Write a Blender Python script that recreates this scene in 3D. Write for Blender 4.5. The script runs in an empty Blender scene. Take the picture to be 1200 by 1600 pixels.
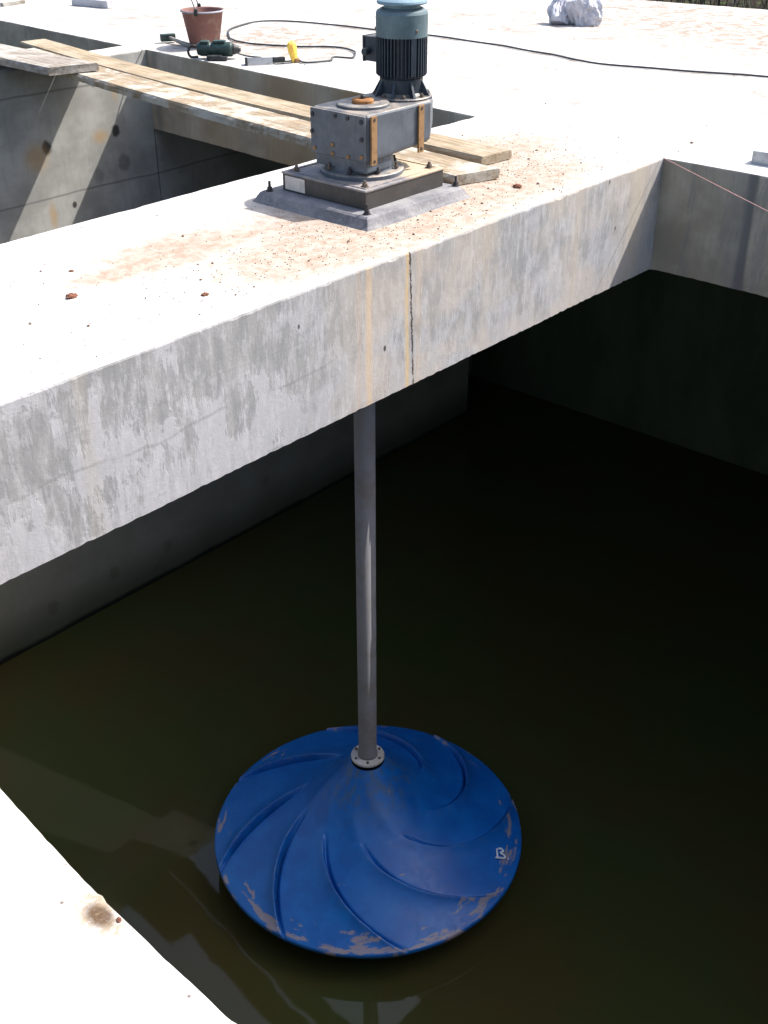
import bpy, bmesh, math, random
from math import radians as rad, sin, cos, pi, hypot, atan2, exp
from mathutils import Vector, Matrix, noise as mnoise

# ---------------------------------------------------------------- camera, light, exposure
S = bpy.context.scene
C = S.collection
cam = bpy.data.objects.new('camera', bpy.data.cameras.new('camera')); C.objects.link(cam)
cam.data.sensor_fit = 'VERTICAL'; cam.data.sensor_height = 24.0
cam.data.lens = 24.0 * 1795.0 / 1600.0
cam.data.clip_start = 0.05; cam.data.clip_end = 2000
YAW, PITCH = rad(48.76), rad(30.77)
cam.location = (0, 0, 1.6)
cam.rotation_euler = (rad(90) - PITCH, 0, -YAW)
S.camera = cam

SUN = Vector((0.69, -0.33, 0.95)).normalized()
W = bpy.data.worlds.new('World'); S.world = W; W.use_nodes = True
wt = W.node_tree
sky = wt.nodes.new('ShaderNodeTexSky'); sky.sky_type = 'NISHITA'; sky.sun_disc = False
sky.sun_elevation = math.asin(SUN.z); sky.sun_rotation = atan2(SUN.x, SUN.y)
sky.air_density = 1.2; sky.dust_density = 4.0
wt.links.new(sky.outputs[0], wt.nodes['Background'].inputs[0])
wt.nodes['Background'].inputs[1].default_value = 0.145
sun = bpy.data.objects.new('sun', bpy.data.lights.new('sun', 'SUN')); C.objects.link(sun)
sun.data.energy = 4.4; sun.data.angle = rad(0.6); sun.data.color = (1.0, 0.96, 0.9)
sun.rotation_euler = SUN.to_track_quat('Z', 'Y').to_euler()
sun.location = (10, -4, 16)
S.view_settings.view_transform = 'Standard'; S.view_settings.look = 'None'
S.view_settings.gamma = 1; S.view_settings.exposure = 1.0

R = random.Random(5)
WATER = -4.6

# ---------------------------------------------------------------- material helpers
class NT:
    def __init__(s, name):
        s.m = bpy.data.materials.new(name); s.m.use_nodes = True
        s.t = s.m.node_tree; s.b = s.t.nodes['Principled BSDF']
        s.pos = None; s.x = s.y = s.z = None
    def n(s, typ, **kw):
        n = s.t.nodes.new('ShaderNode' + typ)
        for k, v in kw.items(): setattr(n, k, v)
        return n
    def put(s, sock, v):
        if hasattr(v, 'is_output') or isinstance(v, bpy.types.NodeSocket): s.t.links.new(v, sock)
        elif v is not None: sock.default_value = v
    def coords(s, world=True):
        if world: s.pos = s.n('NewGeometry').outputs['Position']
        else: s.pos = s.n('TexCoord').outputs['Object']
        sp = s.n('SeparateXYZ'); s.put(sp.inputs[0], s.pos)
        s.x, s.y, s.z = sp.outputs
        return s
    def math(s, op, a, b=0.0, c=0.0, clamp=False):
        n = s.n('Math', operation=op, use_clamp=clamp)
        s.put(n.inputs[0], a); s.put(n.inputs[1], b); s.put(n.inputs[2], c)
        return n.outputs[0]
    def scale(s, v, k):
        n = s.n('VectorMath', operation='MULTIPLY'); s.put(n.inputs[0], v); n.inputs[1].default_value = k
        return n.outputs[0]
    def noise(s, sc, det=4.0, rough=.6, k=None, dist=0.0, off=0.0):
        v = s.pos
        if k: v = s.scale(v, k)
        if off:
            a = s.n('VectorMath', operation='ADD'); s.put(a.inputs[0], v); a.inputs[1].default_value = (off, off*1.7, off*.6); v = a.outputs[0]
        n = s.n('TexNoise'); s.put(n.inputs['Vector'], v)
        n.inputs['Scale'].default_value = sc; n.inputs['Detail'].default_value = det
        n.inputs['Roughness'].default_value = rough; n.inputs['Distortion'].default_value = dist
        return n.outputs[0]
    def vor(s, sc, k=None):
        n = s.n('TexVoronoi'); s.put(n.inputs['Vector'], s.scale(s.pos, k) if k else s.pos); n.inputs['Scale'].default_value = sc
        return n.outputs['Distance']
    def step(s, v, a, b, lo=0.0, hi=1.0):
        n = s.n('MapRange', interpolation_type='SMOOTHSTEP'); s.put(n.inputs[0], v)
        n.inputs[1].default_value = a; n.inputs[2].default_value = b; n.inputs[3].default_value = lo; n.inputs[4].default_value = hi
        return n.outputs[0]
    def mix(s, f, a, b):
        n = s.n('Mix', data_type='RGBA'); s.put(n.inputs[0], f)
        for i, v in ((6, a), (7, b)):
            if isinstance(v, tuple): v = (*v, 1.0) if len(v) == 3 else v
            s.put(n.inputs[i], v)
        return n.outputs[2]
    def spot(s, c, r, soft=.4, use='xyz', jit=.0, jn=None):
        """1 inside an ellipsoid of centre c and radii r, with a noisy rim"""
        acc = None
        for ax, ch in zip((s.x, s.y, s.z), 'xyz'):
            if ch not in use: continue
            i = 'xyz'.index(ch)
            d = s.math('DIVIDE', s.math('SUBTRACT', ax, c[i]), r[i])
            d = s.math('MULTIPLY', d, d)
            acc = d if acc is None else s.math('ADD', acc, d)
        acc = s.math('SQRT', acc)
        if jn is not None: acc = s.math('ADD', acc, s.math('MULTIPLY', s.math('SUBTRACT', jn, .5), jit))
        return s.step(acc, 1.0 + soft, 1.0 - soft)
    def mul(s, a, b): return s.math('MULTIPLY', a, b)
    def max(s, a, b): return s.math('MAXIMUM', a, b)
    def done(s, col, rough=.9, bump=None, bs=.3, bd=.01, metal=0.0, spec=.5, **kw):
        if isinstance(col, tuple): col = (*col, 1.0) if len(col) == 3 else col
        s.put(s.b.inputs['Base Color'], col); s.put(s.b.inputs['Roughness'], rough)
        s.put(s.b.inputs['Metallic'], metal); s.b.inputs['Specular IOR Level'].default_value = spec
        for k, v in kw.items(): s.put(s.b.inputs[k.replace('_', ' ')], v)
        if bump is not None:
            b = s.n('Bump'); b.inputs['Strength'].default_value = bs; b.inputs['Distance'].default_value = bd
            s.put(b.inputs['Height'], bump); s.t.links.new(b.outputs[0], s.b.inputs['Normal'])
        return s.m

def paint(name, col, rough=.5, metal=0.0, dirt=(.18, .15, .12), amt=.35, sc=9.0, bump=.15, spec=.5):
    m = NT(name).coords(False)
    a = m.noise(sc, 6, .65); b = m.noise(sc*5, 4, .7, off=3)
    f = m.mul(m.step(a, .48, .68), amt)
    c = m.mix(f, col, dirt)
    c = m.mix(m.mul(m.step(b, .55, .75), .3), c, tuple(v*.55 for v in col))
    return m.done(c, m.step(a, .3, .7, rough-.1, rough+.15), b, bump, .003, metal, spec)

# ---------------------------------------------------------------- materials
def top_stains(m, col):
    """dust, grit and red clay trodden on the upper faces"""
    n1 = m.noise(2.2, 6, .65); n2 = m.noise(9, 6, .7, off=5); n3 = m.noise(34, 5, .75, off=2); n4 = m.noise(90, 3, .8, off=8)
    v = m.vor(26)
    far = m.step(m.x, 6.0, 7.2)
    col = m.mix(m.mul(m.mul(far, m.step(n1, .47, .62)), m.step(n2, .36, .6, .3, .95)), col, (.275, .245, .225))
    col = m.mix(m.mul(m.mul(far, m.step(n1, .52, .66)), m.step(n3, .48, .62, 0, .8)), col, (.20, .165, .145))
    # red clay round the machine and along the planks
    zones = None
    for c, r in (((4.10, 3.60, 0), (.85, .55, 1)), ((3.1, 3.95, 0), (.45, .2, 1)), ((3.55, 3.5, 0), (.6, .30, 1)), ((4.9, 3.55, 0), (.8, .35, 1)), ((5.35, 4.0, 0), (.7, .4, 1)),
                 ((3.2, 3.9, 0), (.5, .12, 1)), ((2.75, 3.9, 0), (.25, .10, 1))):
        z = m.spot(c, r, .55, 'xy', .9, n2); zones = z if zones is None else m.max(zones, z)
    col = m.mix(m.mul(zones, .8), col, (.33, .275, .225))
    n16 = m.noise(15, 5, .75, off=13)
    col = m.mix(m.mul(zones, m.step(n16, .40, .62, .05, .8)), col, (.245, .175, .13))
    col = m.mix(m.mul(zones, m.step(n4, .50, .68, 0, .6)), col, (.19, .115, .08))
    # damp reddish dust at the cable loop, the far corner and the plank side
    for c, r, a in (((7.35, 7.6, 0), (.55, .9, 1), .75), ((7.9, 7.9, 0), (.4, .7, 1), .75), ((11.0, 6.0, 0), (1.6, 1.5, 1), .85), ((10.6, 4.2, 0), (1.2, 1.2, 1), .8), ((7.6, 9.6, 0), (.5, 1.2, 1), .5), ((9.5, 7.6, 0), (.9, 1.1, 1), .35),
                    ((6.95, 7.9, 0), (.6, .6, 1), .4)):
        z = m.spot(c, r, .6, 'xy', 1.2, n1)
        col = m.mix(m.mul(z, m.step(n2, .40, .62, 0, a)), col, (.22, .155, .11))
        col = m.mix(m.mul(z, m.step(n3, .54, .68, 0, a)), col, (.12, .10, .09))
    # grey scuffs and dark specks anywhere
    col = m.mix(m.mul(m.step(n2, .54, .68), m.step(n1, .45, .6, .1, .6)), col, (.21, .20, .20))
    col = m.mix(m.mul(m.step(v, .16, .05), m.step(m.noise(5, 3, .6, off=9), .52, .62)), col, (.12, .095, .085))
    # rust blot on the near slab
    z = m.spot((.684, 1.248, 0), (.020, .030, 1), .5, 'xy', 1.0, n3)
    z2 = m.spot((.69, 1.25, 0), (.045, .065, 1), .6, 'xy', 1.5, n2)
    col = m.mix(m.mul(z2, m.step(n3, .40, .56, .1, .8)), col, (.22, .155, .085))
    col = m.mix(m.mul(z, m.step(n4, .25, .5, .5, .95)), col, (.075, .042, .02))
    return col

def side_faces(m, top, kind):
    """formwork-cast faces: drips, pale laitance patches, board lines"""
    dr = m.noise(1.0, 6, .68, k=(9, 9, 1.7), dist=.3)
    dr2 = m.noise(1.0, 5, .7, k=(26, 26, 3.2), off=4)
    big = m.noise(1.0, 4, .6, k=(2.2, 2.2, 2.6), off=7)
    fine = m.noise(60, 4, .75, off=2)
    if kind == 'beam':
        cols = m.noise(1.0, 5, .62, k=(11, 11, 1.1), off=12); blk = m.noise(1.0, 5, .6, k=(3.8, 3.8, 4.4), off=21, dist=.4)
        mid = m.noise(1.0, 5, .7, k=(19, 19, 5.5), off=31)
        g = m.math('ADD', m.math('ADD', m.mul(blk, .45), m.mul(cols, .28)), m.mul(mid, .27))
        g = m.math('ADD', g, m.step(m.z, -.60, -.02, .035, -.065))
        left = m.step(m.x, 3.6, 2.8)
        patch = m.max(m.mul(m.step(g, .478, .518), left), m.mul(m.step(g, .44, .56), .75))
        c = m.mix(m.step(mid, .35, .65), (.235, .235, .24), (.32, .315, .315))
        c = m.mix(m.mul(m.step(cols, .44, .60), .5), c, (.215, .215, .225))
        run = m.noise(1.0, 5, .72, k=(34, 34, 6.5), off=41, dist=.2); blot = m.noise(1.0, 5, .7, k=(9, 9, 8), off=51)
        c = m.mix(m.mul(patch, .62), c, (.45, .445, .475))
        c = m.mix(m.mul(m.step(m.math('ADD', m.mul(run, .6), m.mul(blot, .4)), .51, .55), .38), c, (.46, .455, .48))
        c = m.mix(m.mul(m.mul(m.step(m.math('ADD', m.mul(run, .5), m.mul(cols, .5)), .50, .44), patch), .45), c, (.28, .28, .285))
        c = m.mix(m.mul(m.step(dr2, .48, .72), .4), c, (.36, .355, .365))
        c = m.mix(m.mul(m.step(fine, .5, .7), .25), c, (.24, .24, .25))
        warm = m.step(m.x, 3.1, 3.6)
        c = m.mix(m.mul(m.mul(warm, m.step(big, .38, .6)), .45), c, (.47, .40, .34))
        # sloping pour line
        zl = m.math('ADD', m.z, m.math('MULTIPLY', m.math('SUBTRACT', m.noise(1.6, 4, .6, off=11), .5), .16))
        for z0, w, a in ((-.36, .010, .30), (-.21, .006, .15)):
            d = m.math('ABSOLUTE', m.math('SUBTRACT', zl, z0))
            c = m.mix(m.mul(m.step(d, w, w*.3), m.mul(m.mul(a, m.step(m.x, 3.6, 3.1)), m.step(m.noise(4, 4, .7, off=17), .42, .56, .1, 1))), c, (.16, .155, .15))
        # rust-coloured runs
        wx = m.math('ADD', m.x, m.mul(m.math('SUBTRACT', dr, .5), .05))
        for x0, w, a, col in ((3.505, .035, .65, (.52, .38, .25)), (3.44, .02, .3, (.40, .28, .2)), (3.765, .018, .75, (.52, .37, .19)), (3.845, .03, .35, (.46, .36, .27)), (2.02, .05, .14, (.42, .33, .22)), (4.35, .05, .3, (.42, .36, .29)), (5.15, .05, .3, (.42, .36, .28)), (5.75, .12, .45, (.45, .38, .28))):
            d = m.math('ABSOLUTE', m.math('SUBTRACT', wx, x0))
            c = m.mix(m.mul(m.step(d, w, w*.2), m.step(dr2, .2, .6, a*.5, a)), c, col)
        # dark construction joint
        jx = m.math('ADD', m.x, m.mul(m.z, .055))
        jx = m.math('ADD', jx, m.mul(m.math('SUBTRACT', m.noise(30, 5, .8), .5), .034))
        d = m.math('ABSOLUTE', m.math('SUBTRACT', jx, 3.777))
        c = m.mix(m.mul(m.step(d, .008, .003), m.step(m.noise(16, 4, .7, off=6), .42, .52, .25, .95)), c, (.035, .022, .02))
        # pock marks
        v = m.vor(7.0, (1, 1, .6))
        c = m.mix(m.mul(m.step(v, .075, .045), m.step(m.noise(3, 2, .5, off=14), .5, .56)), c, (.06, .055, .06))
        h = m.math('ADD', m.mul(patch, .5), m.mul(fine, .5))
    elif kind == 'tank':
        c = m.mix(m.step(big, .35, .65), (.27, .265, .245), (.39, .385, .36))
        c = m.mix(m.mul(m.step(dr2, .5, .75), .35), c, (.2, .2, .2))
        zl = m.math('ADD', m.z, m.mul(m.math('SUBTRACT', m.noise(1.2, 3, .6, off=11), .5), .05))
        for z0 in (-.20, -1.02, -1.84, -2.66, -3.48):
            d = m.math('ABSOLUTE', m.math('SUBTRACT', zl, z0))
            c = m.mix(m.mul(m.step(d, .013, .003), .6), c, (.12, .11, .115))
        n2 = m.noise(24, 4, .7)
        for cx, cz, r, a in ((5.33, -.62, .045, .95), (6.02, -.60, .04, .95), (5.96, -.17, .05, .9), (5.52, -1.12, .022, .95), (6.07, -.87, .06, .5), (5.85, -.2, .02, .7), (5.80, -.93, .05, .3),
                             (4.30, -4.31, .06, .6), (4.97, -4.28, .055, .6), (5.6, -4.29, .05, .5), (6.9, -4.12, .05, .4)):
            c = m.mix(m.mul(m.spot((cx, 0, cz), (r, 1, r*1.2), .35, 'xz', .9, n2), a), c, (.035, .035, .035))
        for cx, cz, rx, rz in ((5.30, -1.17, .035, .10), (5.22, -.68, .10, .10), (5.86, -.62, .07, .05), (6.05, -.25, .02, .10)):
            c = m.mix(m.mul(m.spot((cx, 0, cz), (rx, 1, rz), .7, 'xz', .6, n2), .55), c, (.42, .26, .10))
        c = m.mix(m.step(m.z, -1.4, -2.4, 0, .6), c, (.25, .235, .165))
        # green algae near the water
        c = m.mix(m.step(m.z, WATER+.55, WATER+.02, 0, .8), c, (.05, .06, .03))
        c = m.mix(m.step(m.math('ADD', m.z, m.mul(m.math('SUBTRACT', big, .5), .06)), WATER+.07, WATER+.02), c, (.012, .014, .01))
        h = m.mul(fine, .6)
    else:
        c = m.mix(m.step(big, .35, .65), (.27, .235, .185), (.40, .355, .29))
        c = m.mix(m.mul(m.step(dr2, .45, .75), .5), c, (.25, .22, .18))
        c = m.mix(m.mul(m.step(dr, .55, .62), .35), c, (.17, .17, .18))
        # wet run down the deck edge, brown bands further along
        for y0, w, a, col in ((2.61, .045, .8, (.10, .10, .105)), (2.66, .09, .35, (.2, .2, .2)), (5.15, .06, .5, (.15, .13, .12)), (5.6, .5, .7, (.30, .19, .085)), (6.5, .5, .6, (.30, .205, .11)), (7.3, .4, .5, (.31, .23, .14)), (8.18, .06, .4, (.12, .12, .12))):
            yy = m.math('ADD', m.y, m.mul(m.math('SUBTRACT', dr2, .5), .06))
            d = m.math('ABSOLUTE', m.math('SUBTRACT', yy, y0))
            c = m.mix(m.mul(m.step(d, w, w*.25), a), c, col)
        h = m.mul(fine, .6)
    nz = m.n('SeparateXYZ'); m.put(nz.inputs[0], m.n('NewGeometry').outputs['True Normal'])
    up = m.step(nz.outputs[2], .45, .6)
    return m.mix(up, c, top), h

def concrete(name, kind):
    m = NT(name).coords(True)
    n1 = m.noise(3.0, 6, .65, off=1); n2 = m.noise(40, 5, .75, off=6); n3 = m.noise(150, 3, .7)
    top = m.mix(m.step(n1, .35, .65), (.36, .355, .35), (.52, .51, .495))
    top = m.mix(m.mul(m.step(n2, .52, .7), .45), top, (.29, .275, .26))
    top = top_stains(m, top)
    c, h = side_faces(m, top, kind)
    h = m.math('ADD', h, m.math('ADD', m.mul(n2, .6), m.mul(n3, .35)))
    return m.done(c, .93, h, .32, .005, spec=.25)

M = {}
M['beam'] = concrete('beam_concrete', 'beam')
M['deck'] = concrete('deck_concrete', 'deck')
M['tank'] = concrete('tank_concrete', 'tank')

m = NT('dark_green_wall').coords(True)  # mottled green, much darker than the tank concrete
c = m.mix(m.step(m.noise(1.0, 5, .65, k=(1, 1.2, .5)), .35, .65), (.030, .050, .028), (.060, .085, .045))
M['dark_green'] = m.done(c, .7, m.noise(30, 4, .7), .3, .006)
m = NT('water').coords(True)
n1 = m.noise(1.1, 3, .6); n2 = m.noise(.7, 4, .6, off=3)
c = m.mix(m.step(n2, .35, .65), (.046, .039, .014), (.036, .046, .015))
M['water'] = m.done(c, .035, m.math('ADD', n1, m.mul(m.noise(5, 3, .6), .12)), .09, .02, IOR=1.33)

m = NT('soil').coords(True)
c = m.mix(m.step(m.noise(1.5, 6, .7), .4, .6), (.012, .009, .008), (.026, .019, .015))
c = m.mix(m.step(m.noise(5, 5, .7, off=3), .5, .62), c, (.035, .05, .015))
M['soil'] = m.done(c, .95, m.noise(6, 6, .7), .5, .1, spec=.05)
m = NT('grass_leaf').coords(True)
M['grass'] = m.done(m.mix(m.step(m.noise(9, 3, .6), .4, .6), (.010, .016, .006), (.032, .024, .016)), .7)

m = NT('grout').coords(True)
a = m.noise(6, 6, .7); b = m.noise(45, 4, .75)
c = m.mix(m.step(a, .38, .62), (.115, .115, .13), (.20, .195, .205))
c = m.mix(m.mul(m.step(b, .52, .68), .5), c, (.30, .28, .26))
M['grout'] = m.done(c, .9, b, .6, .006)

def painted_steel(name, base, dust=.75):
    m = NT(name).coords(False)
    a = m.noise(7, 6, .7); b = m.noise(38, 5, .7, off=2); d = m.noise(1.0, 5, .7, k=(30, 30, 5), off=3)
    c = m.mix(m.step(a, .4, .62), base, tuple(v*1.35 for v in base))
    c = m.mix(m.mul(m.step(d, .52, .7), .35), c, tuple(v*.5 for v in base))
    nz = m.n('SeparateXYZ'); m.put(nz.inputs[0], m.n('NewGeometry').outputs['Normal'])
    up = m.step(nz.outputs[2], .5, .8)
    c = m.mix(m.mul(up, m.step(a, .38, .62, dust*.2, dust)), c, (.34, .28, .22))
    c = m.mix(m.mul(m.step(b, .64, .7), .7), c, (.16, .07, .03))
    return m.done(c, m.step(b, .3, .7, .42, .65), b, .2, .002, 0.1, .5)
M['gear'] = painted_steel('gear_paint', (.068, .080, .100))
M['motor'] = painted_steel('motor_paint', (.022, .033, .048))
M['cowl'] = painted_steel('cowl_paint', (.065, .105, .125), .12)
M['cap'] = painted_steel('cap_paint', (.10, .17, .22), .1)
M['frame'] = painted_steel('frame_paint', (.040, .036, .034))
m = NT('frame_top').coords(True)
a = m.noise(7, 6, .7); b = m.noise(60, 4, .75)
c = m.mix(m.step(a, .40, .58), (.13, .13, .15), (.24, .21, .19))
z = m.step(m.math('ADD', m.x, m.mul(m.math('SUBTRACT', a, .5), .5)), 4.12, 4.42)
c = m.mix(m.mul(z, m.step(b, .35, .55, .5, .95)), c, (.43, .33, .22))
M['frame_top'] = m.done(c, .75, b, .4, .003)
M['rust'] = paint('rust', (.30, .13, .04), .85, 0, (.11, .045, .02), .9, 25, .5)
M['lug'] = paint('lug_rust', (.25, .14, .060), .85, 0, (.14, .075, .035), .8, 35, .5)
M['bolt'] = paint('bolt_steel', (.10, .085, .075), .6, .3, (.25, .14, .06), .6, 60, .2)
M['bolt_dark'] = paint('dark_bolt_steel', (.03, .03, .035), .6, .3, (.08, .05, .04), .4, 60, .2)
M['shaft'] = paint('shaft_paint', (.235, .23, .24), .85, 0, (.19, .16, .14), .6, 5, .1, .12)
M['hub'] = paint('hub_steel', (.55, .53, .50), .55, .1, (.30, .22, .16), .5, 18, .1)
M['label'] = paint('paper_label', (.55, .50, .46), .8, 0, (.38, .33, .30), .6, 14, .05)
M['mark'] = NT('white_marker').done((.8, .82, .85), .6)

m = NT('blue_paint').coords(False)
a = m.noise(5, 6, .65); b = m.noise(24, 5, .7, off=3); r = m.math('SQRT', m.math('ADD', m.mul(m.x, m.x), m.mul(m.y, m.y)))
ang = m.math('ARCTAN2', m.y, m.x)
cv = m.n('CombineXYZ'); m.put(cv.inputs[0], m.mul(m.math('COSINE', ang), 2.2)); m.put(cv.inputs[1], m.mul(m.math('SINE', ang), 2.2)); m.put(cv.inputs[2], m.mul(r, 9))
wn = m.n('TexNoise'); m.put(wn.inputs['Vector'], cv.outputs[0]); wn.inputs['Scale'].default_value = 1.9; wn.inputs['Detail'].default_value = 6; wn.inputs['Roughness'].default_value = .62; w = wn.outputs[0]
front = m.math('COSINE', m.math('SUBTRACT', ang, rad(-115)))
w = m.math('ADD', w, m.mul(front, .025))
c = m.mix(m.step(a, .35, .65), (.002, .10, .40), (.003, .135, .48))
c = m.mix(m.mul(m.step(b, .55, .75), .35), c, (.002, .06, .24))
worn = m.math('ADD', w, m.step(r, .82, 1.04, -.08, .085))
att = m.n('Attribute', attribute_name='ridge'); rg = att.outputs['Fac']
worn = m.math('ADD', worn, m.mul(m.mul(rg, m.step(r, .75, 1.02)), .05))
c = m.mix(m.mul(m.step(worn, .628, .672), .65), c, (.38, .29, .21))
c = m.mix(m.mul(m.mul(rg, m.step(b, .45, .6)), .22), c, (.16, .22, .34))
hubz = m.mul(m.step(r, .42, .12), m.step(w, .46, .62))
c = m.mix(m.mul(hubz, .55), c, (.09, .11, .075))
M['blue'] = m.done(c, m.step(b, .3, .7, .34, .48), m.math('ADD', m.mul(a, .6), m.mul(b, .25)), .12, .012, spec=.5)

def wood(name, base, pale, amt):
    m = NT(name).coords(False)
    g = m.noise(1.0, 6, .7, k=(3, 45, 45), dist=.5); a = m.noise(4, 6, .7, off=3); b = m.noise(50, 4, .75)
    c = m.mix(m.step(g, .35, .65), base, tuple(v*.55 for v in base))
    c = m.mix(m.mul(m.step(a, .42, .60), amt), c, pale)
    c = m.mix(m.mul(m.step(b, .58, .7), .5), c, tuple(v*.4 for v in base))
    return m.done(c, .9, m.math('ADD', g, m.mul(b, .5)), .6, .006, spec=.2)
M['wood'] = wood('plank_wood', (.31, .245, .165), (.40, .36, .30), .35)
M['wood_cement'] = wood('cement_smeared_wood', (.29, .225, .155), (.39, .37, .33), .85)
M['wood_grey'] = wood('grey_wood', (.27, .235, .20), (.33, .32, .30), .8)

M['clay'] = paint('bucket_clay', (.17, .075, .065), .8, 0, (.30, .22, .17), .45, 9, .2)
M['rim'] = paint('rim_grey', (.26, .26, .31), .7)
M['wire'] = paint('wire_steel', (.16, .17, .19), .5, .5)
M['cable'] = NT('cable_rubber').done((.025, .03, .04), .55)
M['tool'] = paint('tool_green', (.012, .035, .032), .45, 0, (.08, .09, .08), .5, 25, .1)
M['tool_dark'] = paint('tool_black', (.012, .014, .016), .5, 0, (.06, .06, .06), .4, 25, .1)
M['steel'] = paint('bright_steel', (.38, .40, .43), .4, .5, (.18, .17, .16), .4, 25, .1)
M['yellow'] = paint('yellow_plastic', (.75, .50, .07), .5, 0, (.55, .16, .05), .6, 28, .1)
M['white_block'] = paint('pale_block', (.42, .42, .46), .8, 0, (.30, .28, .28), .6, 9, .2)
M['string'] = NT('string_fibre').done((.50, .27, .25), .8)
M['grit'] = paint('grit_stone', (.12, .07, .05), .95, 0, (.20, .16, .13), .7, 30, .3)
M['redclay'] = paint('red_clay', (.14, .05, .028), .95, 0, (.28, .15, .09), .6, 40, .6)
m = NT('sack').coords(False)
a = m.noise(9, 5, .7)
M['sack'] = m.done(m.mix(m.step(a, .4, .6), (.34, .34, .39), (.50, .50, .55)), .45, a, .3, .01)

# ---------------------------------------------------------------- geometry helpers
def tag(o, label=None, cat=None, group=None, kind=None):
    if label: o['label'] = label
    if cat: o['category'] = cat
    if group: o['group'] = group
    if kind: o['kind'] = kind
    return o
def obj(name, bm, mat, parent=None, smooth=False, loc=None):
    bmesh.ops.recalc_face_normals(bm, faces=bm.faces)
    me = bpy.data.meshes.new(name); bm.to_mesh(me); bm.free()
    for mm in (mat if isinstance(mat, (list, tuple)) else [mat]): me.materials.append(mm)
    if smooth:
        for p in me.polygons: p.use_smooth = True
    o = bpy.data.objects.new(name, me); C.objects.link(o)
    if parent is not None: o.parent = parent
    if loc is not None: o.location = loc
    return o
def empty(name, loc, rz=0.0):
    o = bpy.data.objects.new(name, None); o.empty_display_size = .1; C.objects.link(o)
    o.location = loc; o.rotation_euler = (0, 0, rz); return o
def BM(): return bmesh.new()
def box(bm, c, s, mat=None, bevel=0.0, rot=None):
    b2 = bmesh.new(); bmesh.ops.create_cube(b2, size=1)
    bmesh.ops.scale(b2, verts=b2.verts, vec=s)
    if bevel: bmesh.ops.bevel(b2, geom=list(b2.edges), offset=bevel, segments=2, affect='EDGES', profile=.6)
    if rot is not None: bmesh.ops.rotate(b2, verts=b2.verts, matrix=rot)
    bmesh.ops.translate(b2, verts=b2.verts, vec=c)
    join(bm, b2)
def join(bm, b2):
    me = bpy.data.meshes.new('tmp'); b2.to_mesh(me); b2.free(); bm.from_mesh(me); bpy.data.meshes.remove(me)
def lathe(bm, prof, c=(0, 0, 0), n=32, rot=None, sx=1, sy=1, cap=True):
    """prof: (r, z) from top to bottom; ends capped when r > 0"""
    b2 = bmesh.new(); rings = []
    for r, z in prof:
        if r <= 1e-6: rings.append([b2.verts.new((0, 0, z))])
        else: rings.append([b2.verts.new((r*cos(2*pi*k/n)*sx, r*sin(2*pi*k/n)*sy, z)) for k in range(n)])
    for a, b in zip(rings, rings[1:]):
        for k in range(n):
            k2 = (k+1) % n
            if len(a) == 1 and len(b) == 1: continue
            if len(a) == 1: b2.faces.new((a[0], b[k], b[k2]))
            elif len(b) == 1: b2.faces.new((a[k], b[0], a[k2]))
            else: b2.faces.new((a[k], b[k], b[k2], a[k2]))
    if cap and len(rings[0]) > 1: b2.faces.new(rings[0])
    if cap and len(rings[-1]) > 1: b2.faces.new(rings[-1])
    if rot is not None: bmesh.ops.rotate(b2, verts=b2.verts, matrix=rot)
    bmesh.ops.translate(b2, verts=b2.verts, vec=c)
    join(bm, b2)
def tube(bm, pts, r, n=8, cap=True):
    pts = [Vector(p) for p in pts]; rings = []
    rr = r if isinstance(r, (list, tuple)) else [r]*len(pts)
    up = None
    for i, p in enumerate(pts):
        t = (pts[min(i+1, len(pts)-1)] - pts[max(i-1, 0)]).normalized()
        if up is None: up = t.orthogonal().normalized()
        a = (up - t*up.dot(t)).normalized(); b = t.cross(a); up = a
        rings.append([bm.verts.new(p + (a*cos(2*pi*k/n) + b*sin(2*pi*k/n))*rr[i]) for k in range(n)])
    for A, B in zip(rings, rings[1:]):
        for k in range(n): bm.faces.new((A[k], A[(k+1) % n], B[(k+1) % n], B[k]))
    if cap: bm.faces.new(rings[0]); bm.faces.new(rings[-1])
def prism(bm, poly, z0, z1):
    lo = [bm.verts.new((x, y, z0)) for x, y in poly]; hi = [bm.verts.new((x, y, z1)) for x, y in poly]
    n = len(poly)
    for i in range(n): bm.faces.new((lo[i], lo[(i+1) % n], hi[(i+1) % n], hi[i]))
    bm.faces.new(hi); bm.faces.new(list(reversed(lo)))
def spline(pts, per=10):
    P = [Vector(p) for p in pts]; P = [2*P[0]-P[1]] + P + [2*P[-1]-P[-2]]; out = []
    for i in range(1, len(P)-2):
        for k in range(per):
            t = k/per; a, b, c, d = P[i-1:i+3]
            out.append(.5*((2*b) + (c-a)*t + (2*a-5*b+4*c-d)*t*t + (3*b-a-3*c+d)*t**3))
    out.append(P[-2]); return out
def nz(p, s=1.0): return mnoise.noise(Vector(p)*s)

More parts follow.
